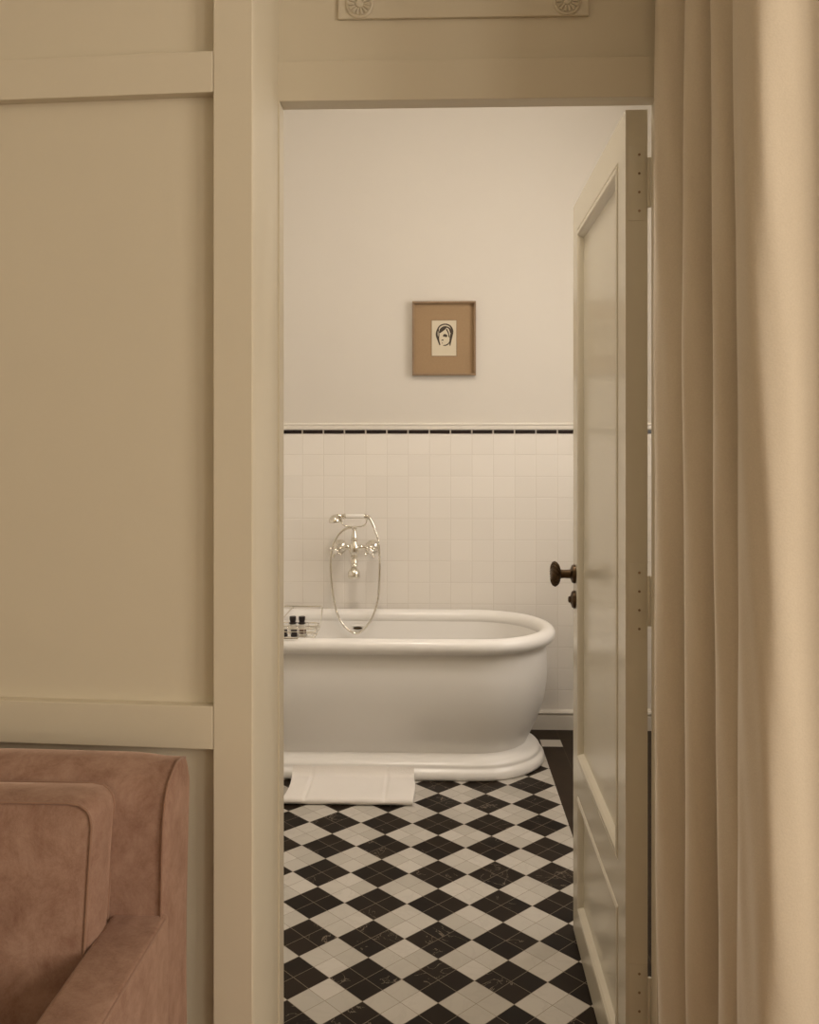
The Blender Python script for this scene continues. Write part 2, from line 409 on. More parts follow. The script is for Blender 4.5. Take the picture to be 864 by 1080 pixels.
# overdoor board with carved rosettes
t = thing('overdoor_panel', 'painted raised board with carved corner rosettes, above the doorway', 'wall panel', BW(0.048, VF+.012, 2.222), -TH)
bm = NB()
box(bm, (-.2455, -.008, 0), (.2455, 0.0, .30), bev=.0025)
obj('board', bm, M['paint'], t)
for sx in (-1, 1):
    for hz in (.027, .273):
        bm = NB()
        c = Vector((sx*.203, -.008, hz))
        lathe(bm, [(.027, 0), (.027, .003), (.024, .0045), (.021, .003), (.009, .003), (.007, .007), (.001, .008)], 36,
              Matrix.Translation(c) @ Matrix.Rotation(PI/2, 4, 'X'))
        for k in range(14):
            an = 2*PI*k/14
            tube(bm, [c + Vector((math.cos(an)*r, -.003-hh, math.sin(an)*r)) for r, hh in ((.009, .0005), (.015, .0022), (.021, .001))], lambda s: .0022+.0012*s, 6)
        obj('rosette', bm, M['paint'], t, smooth=True)

# ---------------------------------------------------------------- bedroom shell
LX, RX, BY = -1.95, 2.3, -2.7
bm = NB(); box(bm, (LX-.1, BY-.1, -.1), (RX+.1, 1.76, -.002))
struct(obj('floor', bm, M['wood_floor']), 'bedroom floor')
bm = NB(); box(bm, (LX-.1, BY-.1, HB), (RX+.1, 1.72, HB+.1))
struct(obj('ceiling', bm, M['ceiling']))
bm = NB(); box(bm, (LX-.1, BY-.1, 0), (LX, 1.9, HB)); struct(obj('wall_side', bm, M['paint']))
BY0, BY1, BH0, BH1 = -2.3, -1.0, 0.85, 2.65
CY0, CY1 = -0.65, 0.35
bm = NB(); box(bm, (LX, BY-.1, 0), (RX, BY, HB)); struct(obj('wall_back', bm, M['paint']))
bm = NB()
box(bm, (RX, BY-.1, BH0), (RX+.1, BY0, BH1)); box(bm, (RX, BY1, BH0), (RX+.1, CY0, BH1)); box(bm, (RX, CY1, BH0), (RX+.1, 1.66, BH1))
box(bm, (RX, BY-.1, 0), (RX+.1, 1.66, BH0)); box(bm, (RX, BY-.1, BH1), (RX+.1, 1.66, HB))
struct(obj('wall_right', bm, M['paint']))
window_frame('window_1', False, RX+.03, BY0, BY1, BH0, BH1, 0)
window_frame('window_added', False, RX+.03, CY0, CY1, BH0, BH1, 0)  # unseen extra window, added to go with the near fill light

# left panelled wall: own axes, x runs right along the wall, corner at the doorway return
PT = 0.095
PX, PY = -0.258, 1.462
prz = -math.atan(PT)
wl = bpy.data.objects.new('wall_left', None); COL.objects.link(wl); wl.location = (PX, PY, 0); wl.rotation_euler = (0,0,prz)
struct(wl, 'greige panelled wall left of the doorway')
def lay(bm, x0, x1, h0, h1, y0=0.0, y1=.022): box(bm, (x0, y0, h0), (x1, y1, h1), bev=.0018)
bm = NB(); box(bm, (-1.78, .0215, 0), (-.01, .06, HB)); obj('panel_field', bm, M['paint'], wl)
bm = NB(); lay(bm, -.0665, 0, 0, HB); lay(bm, -.0665-.80-.07, -.0665-.80, 0, HB); lay(bm, -1.77, -1.70, 0, HB); obj('stile', bm, M['paint'], wl)
for h0, h1 in ((0, .16), (.8815, .953), (1.968, 2.036), (2.78, HB)):
    bm = NB(); lay(bm, -.8660, -.0670, h0, h1, .0004); lay(bm, -1.699, -.9370, h0, h1, .0004); obj('rail', bm, M['paint'], wl)
# thick return of the wall at the doorway
bm = NB()
prism(bm, [(-.2585, 1.466), (-.2592, 1.765), (-.60, 1.80), (-1.90, 1.83), (-1.90, 1.68), (-.30, 1.53), (-.2700, 1.487)], 0, HB)
tube(bm, [(-.2606, 1.4655, 0), (-.2606, 1.4655, HB)], .0035, 10)
struct(obj('trim_4', bm, M['paint']), 'painted return between the panelled wall and the doorway')

# ---------------------------------------------------------------- the door
DL, DT, DH0, DH1 = 0.747, 0.0436, 0.007, 2.0545
d = bpy.data.objects.new('door_1', None); COL.objects.link(d)
d.location = (0.4327, 1.780, 0); d.rotation_euler = (0, 0, math.atan2(1, 0.0437))
struct(d, 'open glossy greige two-panel door with a bronze knob'); d['category'] = 'door'
bm = NB()
st = .079; P = [(.513, 1.9745), (.095, .421)]
box(bm, (0, -DT, DH0), (st, 0, DH1)); box(bm, (DL-st, -DT, DH0), (DL, 0, DH1))
for h0, h1 in ((DH0, P[1][0]), (P[1][1], P[0][0]), (P[0][1], DH1)): box(bm, (st, -DT, h0), (DL-st, 0, h1))
prof = [(0, 0), (.0015, .0035), (.004, .0035), (.006, -.001), (.012, -.003), (.018, -.0025), (.024, .002), (.029, .009), (.031, .013), (.036, .0135)]
for (h0, h1) in P:
    for side in (0, 1):
        loops = []
        for ins, dep in prof:
            y = -dep if side == 0 else -DT+dep
            loops.append([bm.verts.new((x, y, z)) for x, z in ((st+ins, h0+ins), (DL-st-ins, h0+ins), (DL-st-ins, h1-ins), (st+ins, h1-ins))])
        for a, b in zip(loops, loops[1:]):
            for i in range(4): bm.faces.new((a[i], a[(i+1) % 4], b[(i+1) % 4], b[i]))
        bm.faces.new(loops[-1])
obj('door_leaf', bm, M['door'], d)
# hinges: painted leaf let into the edge, four screws, knuckle in the gap
for hz in (1.908, 1.072, 0.270):
    bm = NB(); box(bm, (-.0008, -.040, hz-.075), (.0006, -.006, hz+.075), bev=.0003)
    lathe(bm, [(.0035, hz-.05), (.0042, hz-.048), (.0042, hz+.048), (.0035, hz+.05)], 14, Matrix.Translation((-.001, -DT-.0035, 0)))
    hg = obj('hinge', bm, M['door'], d, smooth=True)
    for k in range(4):
        bm = NB()
        lathe(bm, [(.0026, 0), (.0026, .0006), (.0018, .0012), (.0005, .0005)], 12, Matrix.Translation((-.0008, -.027, hz+(k-1.5)*.0375)) @ Matrix.Rotation(-PI/2, 4, 'Y'))
        obj('screw', bm, M['wood_frame'], hg)
# knob
KX, KH = DL-.036, 1.020
kt = Matrix.Translation((KX, 0, KH)) @ Matrix.Rotation(-PI/2, 4, 'X')
bm = NB()
lathe(bm, [(.026, 0), (.0265, .004), (.024, .009), (.016, .012), (.0125, .014), (.0115, .030), (.0125, .040), (.020, .043)], 32, kt)
kb = obj('knob', bm, M['bronze'], d, smooth=True)
bm = NB()
kpr = spl_ = [(.012, .0400), (.019, .0430), (.026, .0470), (.0310, .0520), (.0325, .0565), (.0305, .0610), (.025, .0650), (.016, .0680), (.001, .0695)]
lathe(bm, kpr, 40, kt)
for k in range(15):                                   # twisted reeding
    an = 2*PI*k/15
    tube(bm, [kt @ Vector(((r+.0006)*math.cos(an+.17*i), (r+.0006)*math.sin(an+.17*i), z)) for i, (r, z) in enumerate(kpr[1:8])], lambda t: .0012+.0017*math.sin(t*PI), 8)
obj('knob_head', bm, M['bronze'], kb, smooth=True)
bm = NB()
et = Matrix.Translation((KX, 0, KH-.0715)) @ Matrix.Rotation(-PI/2, 4, 'X')
lathe(bm, [(.0245, 0), (.025, .004), (.022, .009), (.012, .012), (.011, .013)], 28, et)
lathe(bm, [(.009, .0115), (.009, .0175), (.006, .019)], 20, et)
obj('key_escutcheon', bm, M['bronze'], d, smooth=True)

# ---------------------------------------------------------------- bathtub
TU, TV = 0.157, 3.947; TUL = -0.95                    # centres of the two round ends
tub = thing('bathtub', 'white freestanding bathtub with a rolled rim and stepped plinth', 'bathtub', BW(0, TV, 0), -TH)
def stadium(bm, prof, closed=False, uR=TU, uL=TUL, seg=40, cap_ends=(False, False)):
    loops = []
    for r, h in prof:
        L = []
        for k in range(seg+1):
            a = -PI/2 + PI*k/seg; L.append((uR + r*math.cos(a), r*math.sin(a), h))
        for k in range(seg+1):
            a = PI/2 + PI*k/seg; L.append((uL + r*math.cos(a), r*math.sin(a), h))
        loops.append([bm.verts.new(p) for p in L])
    n = len(loops[0]); m = len(loops) if closed else len(loops)-1
    for i in range(m):
        a, b = loops[i], loops[(i+1) % len(loops)]
        for k in range(n): bm.faces.new((a[k], a[(k+1) % n], b[(k+1) % n], b[k]))
    if cap_ends[0]: bm.faces.new(list(reversed(loops[0])))
    if cap_ends[1]: bm.faces.new(loops[-1])
def spl(pts, n=5): return [(p.x, p.y) for p in smooth_path([(x, y, 0) for x, y in pts], n)]
bm = NB()
outer = spl([(.226, .070), (.232, .090), (.250, .130), (.276, .185), (.300, .255), (.315, .325), (.321, .395), (.319, .455), (.314, .505), (.316, .535)])
inner = spl([(.300, .570), (.296, .52), (.292, .44), (.283, .33), (.262, .24), (.215, .185), (.12, .165), (.03, .163)])
stadium(bm, outer + inner, cap_ends=(True, True))
obj('shell', bm, M['porcelain'], tub, smooth=True, angle=60)
bm = NB()
rim = []
for k in range(24):
    a = 2*PI*k/24
    rim.append((.3235 + .0335*math.cos(a), .5535 + .0325*math.sin(a)))
stadium(bm, rim, closed=True)
obj('rim', bm, M['porcelain'], tub, smooth=True, angle=180)
bm = NB()
pl = spl([(.300, 0), (.308, .006), (.309, .020), (.304, .034), (.293, .045)], 4) + spl([(.291, .048), (.288, .060), (.278, .070), (.266, .077), (.252, .082), (.238, .088), (.225, .096)], 4)
stadium(bm, pl, cap_ends=(True, True))
obj('plinth', bm, M['porcelain'], tub, smooth=True, angle=50)
bm = NB()                                             # overflow grille on the inner back side
lathe(bm, [(.001, .006), (.021, .006), (.0245, .004), (.026, 0)], 28, Matrix.Translation((-.385, .2925, .500)) @ Matrix.Rotation(PI/2, 4, 'X') @ Matrix.Diagonal((.85, .22, 1, 1)))
obj('overflow', bm, M['bronze'], tub, smooth=True)
bm = NB(); tube(bm, [(-.410, .287, .512), (-.385, .285, .514), (-.360, .287, .512)], .0045, 10); obj('overflow_hood', bm, M['porcelain'], tub, smooth=True)

# ---------------------------------------------------------------- bath filler on the wall
FU0, FH0 = -0.400, 0.878
fil = thing('bath_filler', 'chrome wall-mounted bath filler with two cross-head taps', 'tap', BW(FU0, VW-.010, FH0), -TH)
PV = -.115                                            # how far the column stands off the tiles
def bm_l(prof, mtx, seg=24):
    b = NB(); lathe(b, prof, seg, mtx); return b
MT = Matrix.Translation
RXp = Matrix.Rotation(PI/2, 4, 'X')                   # lathe axis z -> -y (towards the room)
bm = NB()
lathe(bm, [(r*1.28, z) for r, z in [(.004, .112), (.0095, .108), (.010, .100), (.0065, .094), (.0085, .075), (.0115, .058), (.0095, .054), (.0135, .048), (.0135, .044), (.0095, .040),
           (.0125, .030), (.017, .020), (.0185, .006), (.0185, -.008), (.016, -.020), (.010, -.028), (.0135, -.032), (.0135, -.037), (.010, -.042), (.0125, -.052),
           (.0145, -.060), (.010, -.068), (.013, -.074), (.013, -.080)]], 28, MT((0, PV, 0)))
obj('column', bm, M['chrome'], fil, smooth=True)
bm = NB()
tube(bm, smooth_path([(0, PV, -.078), (0, PV-.006, -.092), (0, PV-.015, -.100)], 6), lambda t: .012+.008*t, 20)
lathe(bm, [(.012, .010), (.022, 0), (.0285, -.010), (.030, -.020), (.030, -.024), (.027, -.0265), (.030, -.029), (.029, -.036), (.024, -.041), (.020, -.040)], 28, MT((0, PV-.012, -.094)))
obj('spout', bm, M['chrome'], fil, smooth=True)
for s in (-1, 1):
    fx = s*.080
    bm = NB()
    lathe(bm, [(.035, 0), (.035, .004), (.030, .011), (.020, .018), (.015, .022), (.014, .060), (.017, .064), (.017, .074), (.014, .080), (.013, .118), (.017, .122), (.017, .130), (.010, .134)],
          28, MT((fx, 0, 0)) @ RXp)
    obj('wall_flange', bm, M['chrome'], fil, smooth=True)
    bm = NB()
    tube(bm, smooth_path([(s*.012, PV, .004), (s*.030, PV-.004, .012), (s*.052, PV-.002, .010), (s*.070, PV+.004, 0), (fx, PV+.010, -.002)], 6), lambda t: .0105+.003*abs(2*t-1), 14)
    obj('arm', bm, M['chrome'], fil, smooth=True)
    hd = NB()
    c = Vector((s*.083, PV-.045, -.003))
    tube(hd, [c + Vector((0, .034, 0)), c + Vector((0, 0, 0))], .0085, 14)
    lathe(hd, [(.012, 0), (.0135, .006), (.012, .012), (.006, .016)], 20, MT(c) @ RXp)
    for k in range(4):
        an = PI/4*0.6*s + k*PI/2
        dv = Vector((math.cos(an), 0, math.sin(an)))
        tube(hd, [c + dv*r for r in (.004, .014, .024, .030, .0335)], lambda t: (.0055, .0045, .0050, .0075, .0042)[min(4, int(t*4+.5))], 10)
    h = obj('cross_handle', hd, M['chrome'], fil, smooth=True)
    bm = NB(); lathe(bm, [(.0075, .0155), (.0070, .0185), (.001, .0195)], 18, MT(c) @ RXp)
    obj('porcelain_button', bm, M['ceramic'], h, smooth=True)
bm = NB()                                             # cradle: yoke with two upturned prongs
tube(bm, smooth_path([(-.060, PV, .136), (-.056, PV, .122), (-.040, PV, .112), (-.015, PV, .109), (0, PV, .109), (.025, PV, .109), (.045, PV, .114), (.056, PV, .126), (.060, PV, .140)], 6), .0032, 10)
for s in (-1, 1):
    tube(bm, smooth_path([(s*.060, PV-.012, .150), (s*.060, PV-.010, .140), (s*.060, PV, .136), (s*.060, PV+.010, .140), (s*.060, PV+.012, .150)], 5), .0030, 8)
obj('cradle', bm, M['chrome'], fil, smooth=True)
# hand shower lying in the cradle
hs = thing('hand_shower', 'chrome hand shower with white grip and looping hose, lying in the tap cradle', 'hand shower', BW(FU0, VW-.010+PV, FH0+.158), -TH)
RY = Matrix.Rotation(PI/2, 4, 'Y')
bm = NB()
lathe(bm, [(.0095, -.040), (.0115, -.036), (.0118, 0), (.0115, .044), (.0095, .048)], 24, RY)
obj('grip', bm, M['ceramic'], hs, smooth=True)
bm = NB()
lathe(bm, [(.007, -.066), (.0085, -.062), (.014, -.058), (.0085, -.054), (.015, -.047), (.015, -.044), (.009, -.0395)], 22, RY)
tube(bm, smooth_path([(-.062, 0, 0), (-.076, 0, .003), (-.088, 0, .001), (-.094, 0, -.006)], 5), .008, 14)
obj('neck', bm, M['chrome'], hs, smooth=True)
bm = NB()
lathe(bm, [(.005, .012), (.012, .009), (.022, .001), (.0285, -.012), (.030, -.020), (.0285, -.025), (.010, -.027)], 30, MT((-.094, 0, -.004)) @ Matrix.Rotation(-.10, 4, 'Y'))
obj('spray_head', bm, M['chrome'], hs, smooth=True)
bm = NB()
lathe(bm, [(.008, .0475), (.012, .050), (.012, .054), (.009, .058), (.009, .064)], 20, RY)
tube(bm, smooth_path([(.060, 0, 0), (.068, 0, -.002), (.076, -.002, -.012), (.088, -.004, -.034), (.097, -.006, -.055)], 6), lambda t: .0085-.002*t, 14)
obj('elbow', bm, M['chrome'], hs, smooth=True)
S = .00447
bm = NB()
hp = [(396.5, 555), (400.5, 567), (402, 585), (402, 605), (400.5, 628), (396, 645), (388, 659), (377.5, 666), (366, 660), (357, 645), (352, 622), (350, 598), (351, 578), (356, 565), (364, 556.5), (372, 553.5)]
pts = [((x-375)*S, -.006 if i < 12 else -.006+.012*(i-11)/4, (542-y)*S) for i, (x, y) in enumerate(hp)]
pts[-1] = (-.008, .012, -.052)
sp = smooth_path(pts, 26)
bm = NB(); tube(bm, sp, lambda t: .0056 + .0007*(1 if int(t*390) % 2 else -1), 10)
obj('hose', bm, M['chrome'], hs, smooth=True, angle=180)

# ---------------------------------------------------------------- bath board, wire basket, bottles
BF = .570                                             # floor of the basket, just below the rim tops
bk = thing('bath_rack', 'chrome wire bath rack with a basket and upright book rest, across the tub', 'bath rack', BW(-.641, 3.730, BF), -TH)
bm = NB(); hx, hy, H = .125, .055, .045
def ring(z, g, r):
    tube(bm, [(x, y, z) for x, y in ((-hx-g+.012, -hy-g), (hx+g-.012, -hy-g), (hx+g, -hy-g+.012), (hx+g, hy+g-.012), (hx+g-.012, hy+g), (-hx-g+.012, hy+g), (-hx-g, hy+g-.012), (-hx-g, -hy-g+.012))], r, 8, closed=True)
ring(.003, 0, .0020); ring(.032, .004, .0018); ring(.045, .006, .0026)
obj('basket_frame', bm, M['chrome'], bk, smooth=True)
bm = NB()
for k in range(9):
    x = -hx + .012 + k*(2*hx-.024)/8
    tube(bm, smooth_path([(x, -hy-.006, .045), (x, -hy-.002, .022), (x, -hy+.004, .004), (x, 0, .0025), (x, hy-.004, .004), (x, hy+.002, .022), (x, hy+.006, .045)], 4), .0012, 6)
for y in (-.027, .027):
    tube(bm, smooth_path([(-hx-.006, y, .045), (-hx-.001, y, .015), (-hx+.008, y, .0045), (0, y, .0045), (hx-.008, y, .0045), (hx+.001, y, .015), (hx+.006, y, .045)], 4), .0012, 6)
for s in (-1, 1):
    tube(bm, smooth_path([(hx+.006, s*.030, .045), (hx+.012, s*.022, .030), (hx+.006, 0, .018), (hx+.012, -s*.022, .030), (hx+.006, -s*.030, .045)], 5), .0014, 6)
obj('basket_wires', bm, M['chrome'], bk, smooth=True)
bm = NB()                                             # rails from rim to rim, bent down over the rims
for x in (-hx-.010, -.062):
    tube(bm, smooth_path([(x, -.142, .018), (x, -.135, .0200), (x, -.120, .0205), (x, -.06, .0215), (x, .20, .0215), (x, .540, .0200), (x, .552, .010)], 5), .0030, 8)
tube(bm, [(-hx-.010, -.128, .0205), (hx-.055, -.128, .0205)], .0034, 8)
obj('rail', bm, M['chrome'], bk, smooth=True)
bm = NB()                                             # book rest: upright wire rectangle leaning back
def br_(x, t): return (x, .078+.045*t, .024+.080*t)
tube(bm, [br_(x, t) for x, t in ((-hx-.006, 0), (-hx-.010, .94), (-hx-.004, 1), (hx+.006, 1), (hx+.012, .94), (hx+.007, 0))], .0030, 8, closed=True)
obj('book_rest', bm, M['chrome'], bk, smooth=True)
def bottle(loc, label):
    t = thing('toiletry_bottle', label, 'bottle', loc, -TH, 'small toiletry bottles in the wire basket')
    bm = NB(); lathe(bm, [(.0125, 0), (.014, .002), (.014, .036), (.013, .041), (.008, .045), (.0075, .048)], 24); obj('body', bm, M['frosted'], t, smooth=True)
    bm = NB(); lathe(bm, [(.0135, .044), (.0165, .0465), (.0165, .049), (.0115, .053), (.0115, .056), (.0135, .060), (.0140, .074), (.0125, .0755)], 24); obj('cap', bm, M['black_cap'], t, smooth=True)
    return t
bz = BF + .0062
b1 = bottle(BW(-.616, 3.745, bz), 'small clear bottle with tall black cap, left of the two upright in the basket')
dup(b1, BW(-.577, 3.745, bz), 'small clear bottle with tall black cap, right of the two upright in the basket')
def jar(loc, label, lid='black_cap'):
    t = thing('toiletry_jar', label, 'jar', loc, -TH, 'small low jars in the wire basket')
    bm = NB(); lathe(bm, [(.0145, 0), (.016, .002), (.016, .008), (.012, .011), (.011, .013)], 24); obj('body', bm, M['frosted'] if lid == 'brown' else M['black_cap'], t, smooth=True)
    bm = NB(); lathe(bm, [(.0105, .0125), (.013, .0135), (.0145, .026), (.0135, .028)], 24); obj('lid', bm, M[lid], t, smooth=True)
    return t
j1 = jar(BW(-.602, 3.703, bz), 'small low black jar at the front of the basket, below the two bottles')
dup(j1, BW(-.646, 3.703, bz), 'small low black jar cut by the door frame, at the left of the basket')
jar(BW(-.5665, 3.703, bz), 'small pale jar with a dark brown lid, rightmost at the front of the basket', 'brown')

# ---------------------------------------------------------------- folded bath mat
MU0, MU1 = -.594, -.096
bmt = thing('bath_mat', 'folded white towelling bath mat lying against the tub plinth on the floor', 'bath mat', BW(-.345, 3.42, 0), -TH)
bm = NB()
path = [(-.022, .014), (.03, .015), (.10, .015), (.17, .016), (.192, .022), (.203, .036), (.208, .052)]   # along depth: v offset, centre height
path = spl(path, 4); hw = .249; th = .0125
nx = 110; rows = []
def layer(v, h, off):
    row = []
    for i in range(nx+1):
        x = -hw + 2*hw*i/nx
        crease = 0
        for cx in (-.168, .138): crease += -.0055*math.exp(-((x-cx)/.007)**2)
        row.append((x + (0.004*math.sin(v*20) if i in (0, nx) else 0), v, h + off + (crease if off > 0 else 0) + .0007*math.sin(x*37+v*20)))
    return row
sk = .0
top = [layer(v, h, th) for v, h in path]; bot = [layer(v, h, -th) for v, h in path]
tv = [[bm.verts.new(p) for p in r] for r in top]; bv = [[bm.verts.new(p) for p in r] for r in bot]
# rounded front nose
nose = []
for a in (60, 30, 0, -30, -60):
    an = math.radians(a); v0, h0 = path[0]
    nose.append([bm.verts.new((p[0], v0 - .014*math.cos(an), h0 + th*math.sin(an) + (p[2]-h0-th)*max(0, math.sin(an)))) for p in top[0]])
def skin(a, b):
    for i in range(nx): bm.faces.new((a[i], a[i+1], b[i+1], b[i]))
for a, b in zip(tv, tv[1:]): skin(a, b)
for a, b in zip(bv, bv[1:]): skin(b, a)
ch = [tv[0]] + nose + [bv[0]]
for a, b in zip(ch, ch[1:]): skin(b, a)
skin(tv[-1], bv[-1])
for i in (0, nx):
    for k in range(len(path)-1):
        f = (tv[k][i], tv[k+1][i], bv[k+1][i], bv[k][i]); bm.faces.new(f)
    bm.faces.new([tv[0][i]] + [r[i] for r in nose] + [bv[0][i]])
m_ = obj('folded_cloth', bm, M['towel'], bmt, smooth=True, angle=50)

# ---------------------------------------------------------------- framed drawing
pic = thing('framed_picture', 'small framed ink drawing of a head with a wide tan mount, on the bathroom wall', 'picture', BW(.168-4.325*SN, VW, 1.8926), -TH)
W2, H2 = .1545, .180
bm = NB()
for (x0, x1, z0, z1) in ((-W2, W2, H2-.010, H2), (-W2, W2, -H2, -H2+.010), (-W2, -W2+.010, -H2+.010, H2-.010), (W2-.010, W2, -H2+.010, H2-.010)):
    box(bm, (x0, -.028, z0), (x1, -.002, z1), bev=.002)
obj('frame', bm, M['wood_frame'], pic)
bm = NB(); box(bm, (-W2+.009, -.010, -H2+.009), (W2-.009, -.004, H2-.009)); obj('mount', bm, M['linen_mat'], pic)
bm = NB()
pw, ph = .0625, .0890; cz = .002
for (x0, x1, z0, z1) in ((-pw, pw, ph-.003, ph), (-pw, pw, -ph, -ph+.003), (-pw, -pw+.003, -ph+.003, ph-.003), (pw-.003, pw, -ph+.003, ph-.003)):
    box(bm, (x0, -.0118, z0+cz), (x1, -.0095, z1+cz))
obj('inner_edge', bm, M['wood_frame'], pic)
bm = NB(); box(bm, (-pw+.003, -.0108, -ph+.003+cz), (pw-.003, -.0098, ph-.003+cz)); pp = obj('paper', bm, M['paper'], pic)
# brush strokes of the head (x, z, half width) in a 0..1 crop frame of the sheet
def stroke(bm, pts):
    q = smooth_path([(x, z, w_) for x, z, w_ in pts], 6)
    L, R = [], []
    for i, p in enumerate(q):
        a = q[max(0, i-1)]; b = q[min(len(q)-1, i+1)]
        dx, dz = b.x-a.x, b.y-a.y; n = math.hypot(dx, dz) or 1
        L.append((p.x - dz/n*p.z, p.y + dx/n*p.z)); R.append((p.x + dz/n*p.z, p.y - dx/n*p.z))
    ring_ = L + R[::-1]
    f0 = [[bm.verts.new((x, y, z)) for x, z in zip([c[0] for c in s_], [c[1] for c in s_])] for y in (-.0114, -.0107) for s_ in (L, R)]
    for i in range(len(q)-1):
        bm.faces.new((f0[0][i], f0[0][i+1], f0[1][i+1], f0[1][i]))
        bm.faces.new((f0[2][i], f0[2][i+1], f0[3][i+1], f0[3][i]))
        bm.faces.new((f0[0][i], f0[0][i+1], f0[2][i+1], f0[2][i])); bm.faces.new((f0[1][i], f0[1][i+1], f0[3][i+1], f0[3][i]))
kx = .309/570; ox, oz = 424, 490                      # from a close view of the frame: units per metre
def Pp(x, y, w_): return ((x-ox)*kx, (oz-y)*kx, w_*kx)
bm = NB()
for s_ in ([(385, 550, 3), (372, 500, 9), (358, 455, 9), (368, 405, 6), (395, 372, 6), (440, 362, 6), (480, 380, 7), (497, 420, 10), (488, 470, 12), (480, 520, 8), (478, 555, 4)],
           [(372, 400, 4), (378, 450, 4), (376, 500, 5), (388, 548, 4)],
           [(385, 440, 5), (400, 415, 16), (425, 395, 16), (450, 385, 6)],
           [(450, 385, 5), (475, 405, 8), (485, 440, 7)],
           [(445, 405, 6), (462, 440, 5), (470, 480, 4)],
           [(415, 470, 4), (430, 462, 13), (452, 470, 9)],
           [(400, 508, 3), (412, 503, 5), (420, 508, 3)], [(404, 530, 3), (412, 532, 4)],
           [(415, 552, 3), (440, 550, 5), (465, 535, 5), (476, 515, 4)]):
    stroke(bm, [Pp(*p) for p in s_])
obj('drawing', bm, M['ink'], pp)

# ---------------------------------------------------------------- sofa
SR = -math.atan(0.042)
SO = Vector((-.357, 1.430, 0))                        # rear right corner of the back
sofa = thing('sofa', 'dusty pink velvet sofa with piped arms, against the panelled wall', 'sofa', SO, SR)
SW = 1.45; BT = .130; BH = .885
def puff_box(bm, a, b, r, seg=6, bulge=0.0):
    """rounded box"""
    vs0 = set(bm.verts)
    box(bm, a, b)
    nv = [v for v in bm.verts if v not in vs0]
    es = list({e for v in nv for e in v.link_edges})
    bmesh.ops.bevel(bm, geom=es, offset=r, segments=seg, profile=0.5, affect='EDGES')
bm = NB()                                             # back: arched top profile swept along the sofa
prof = [(-BT, .10), (-BT, .60), (-BT-.002, .80), (-BT+.002, .856), (-BT+.016, .888), (-BT+.048, .906), (-.060, .910), (-.025, .902), (-.006, .876), (0, .82), (0, .45), (0, .10)]
prof = spl(prof, 4)
NXS = 60
loops = []
for i in range(NXS+1):
    x = -SW*i/NXS
    e = 0.004*math.sin(x*9) + .002*math.sin(x*23)
    dome = -.010*math.exp(-(x/.05)**2)               # the top dips at the end
    loops.append([bm.verts.new((x + (.0035*math.sin(z*7+.6) if i == 0 else 0), y - .002*math.sin(x*17+z*5), z + (dome+e*.5 if z > .7 else 0))) for y, z in prof])
for a, b in zip(loops, loops[1:]):
    for k in range(len(prof)-1): bm.faces.new((a[k], a[k+1], b[k+1], b[k]))
    bm.faces.new((a[-1], a[0], b[0], b[-1]))
# softly puffed end cap
def endcap(loop, sgn):
    cx = sum(v.co.x for v in loop)/len(loop); cy = -BT/2
    prev = loop
    for s_, o_ in ((.93, .003), (.80, .005), (.5, .006)):
        cur = [bm.verts.new((v.co.x + sgn*o_, cy + (v.co.y-cy)*s_, .5 + (v.co.z-.5)*(1-(1-s_)*.25))) for v in loop]
        for k in range(len(loop)): bm.faces.new((prev[k], prev[(k+1) % len(loop)], cur[(k+1) % len(loop)], cur[k]))
        prev = cur
    bm.faces.new(prev)
endcap(loops[0], 1); endcap(loops[-1], -1)
obj('backrest', bm, M['velvet'], sofa, smooth=True, angle=50)
bm = NB()
tube(bm, smooth_path([(.002+.0035*math.sin(z*7+.6), y-.0015, z-.010 if z > .7 else z) for y, z in prof[:29]], 2), .0019, 8)
obj('piping', bm, M['piping'], sofa, smooth=True)
# arms
AH = .6975; AW = .082; AD = .72
for k, x1 in enumerate((.008, -SW+AW-.004)):
    bm = NB(); puff_box(bm, (x1-AW, -BT-AD, .10), (x1, -BT+.012, AH), .008, 4)
    ar = obj('armrest', bm, M['velvet'], sofa, smooth=True)
    bm = NB()
    for xx in (x1-.002, x1-AW+.002):
        tube(bm, [(xx, -BT-.004, AH-.004), (xx, -BT-AD*.5, AH-.0035), (xx, -BT-AD+.004, AH-.004), (xx, -BT-AD+.001, AH-.2), (xx, -BT-AD+.001, .12)], .0020, 8)
    tube(bm, [(x1-AW+.004, -BT-.004, AH-.002), (x1-.004, -BT-.004, AH-.002)], .0018, 8)
    obj('piping', bm, M['piping'], ar, smooth=True)
bm = NB(); puff_box(bm, (-SW+AW, -BT-AD+.02, .10), (-AW, -BT+.01, .30), .015, 3); obj('seat_base', bm, M['velvet'], sofa, smooth=True)
for x in (-.06, -SW+.06):
    for y in (-.06, -BT-AD+.07):
        bm = NB(); lathe(bm, [(.014, 0), (.022, .10)], 16, MT((x, y, 0))); obj('leg', bm, M['wood_leg'], sofa, smooth=True)
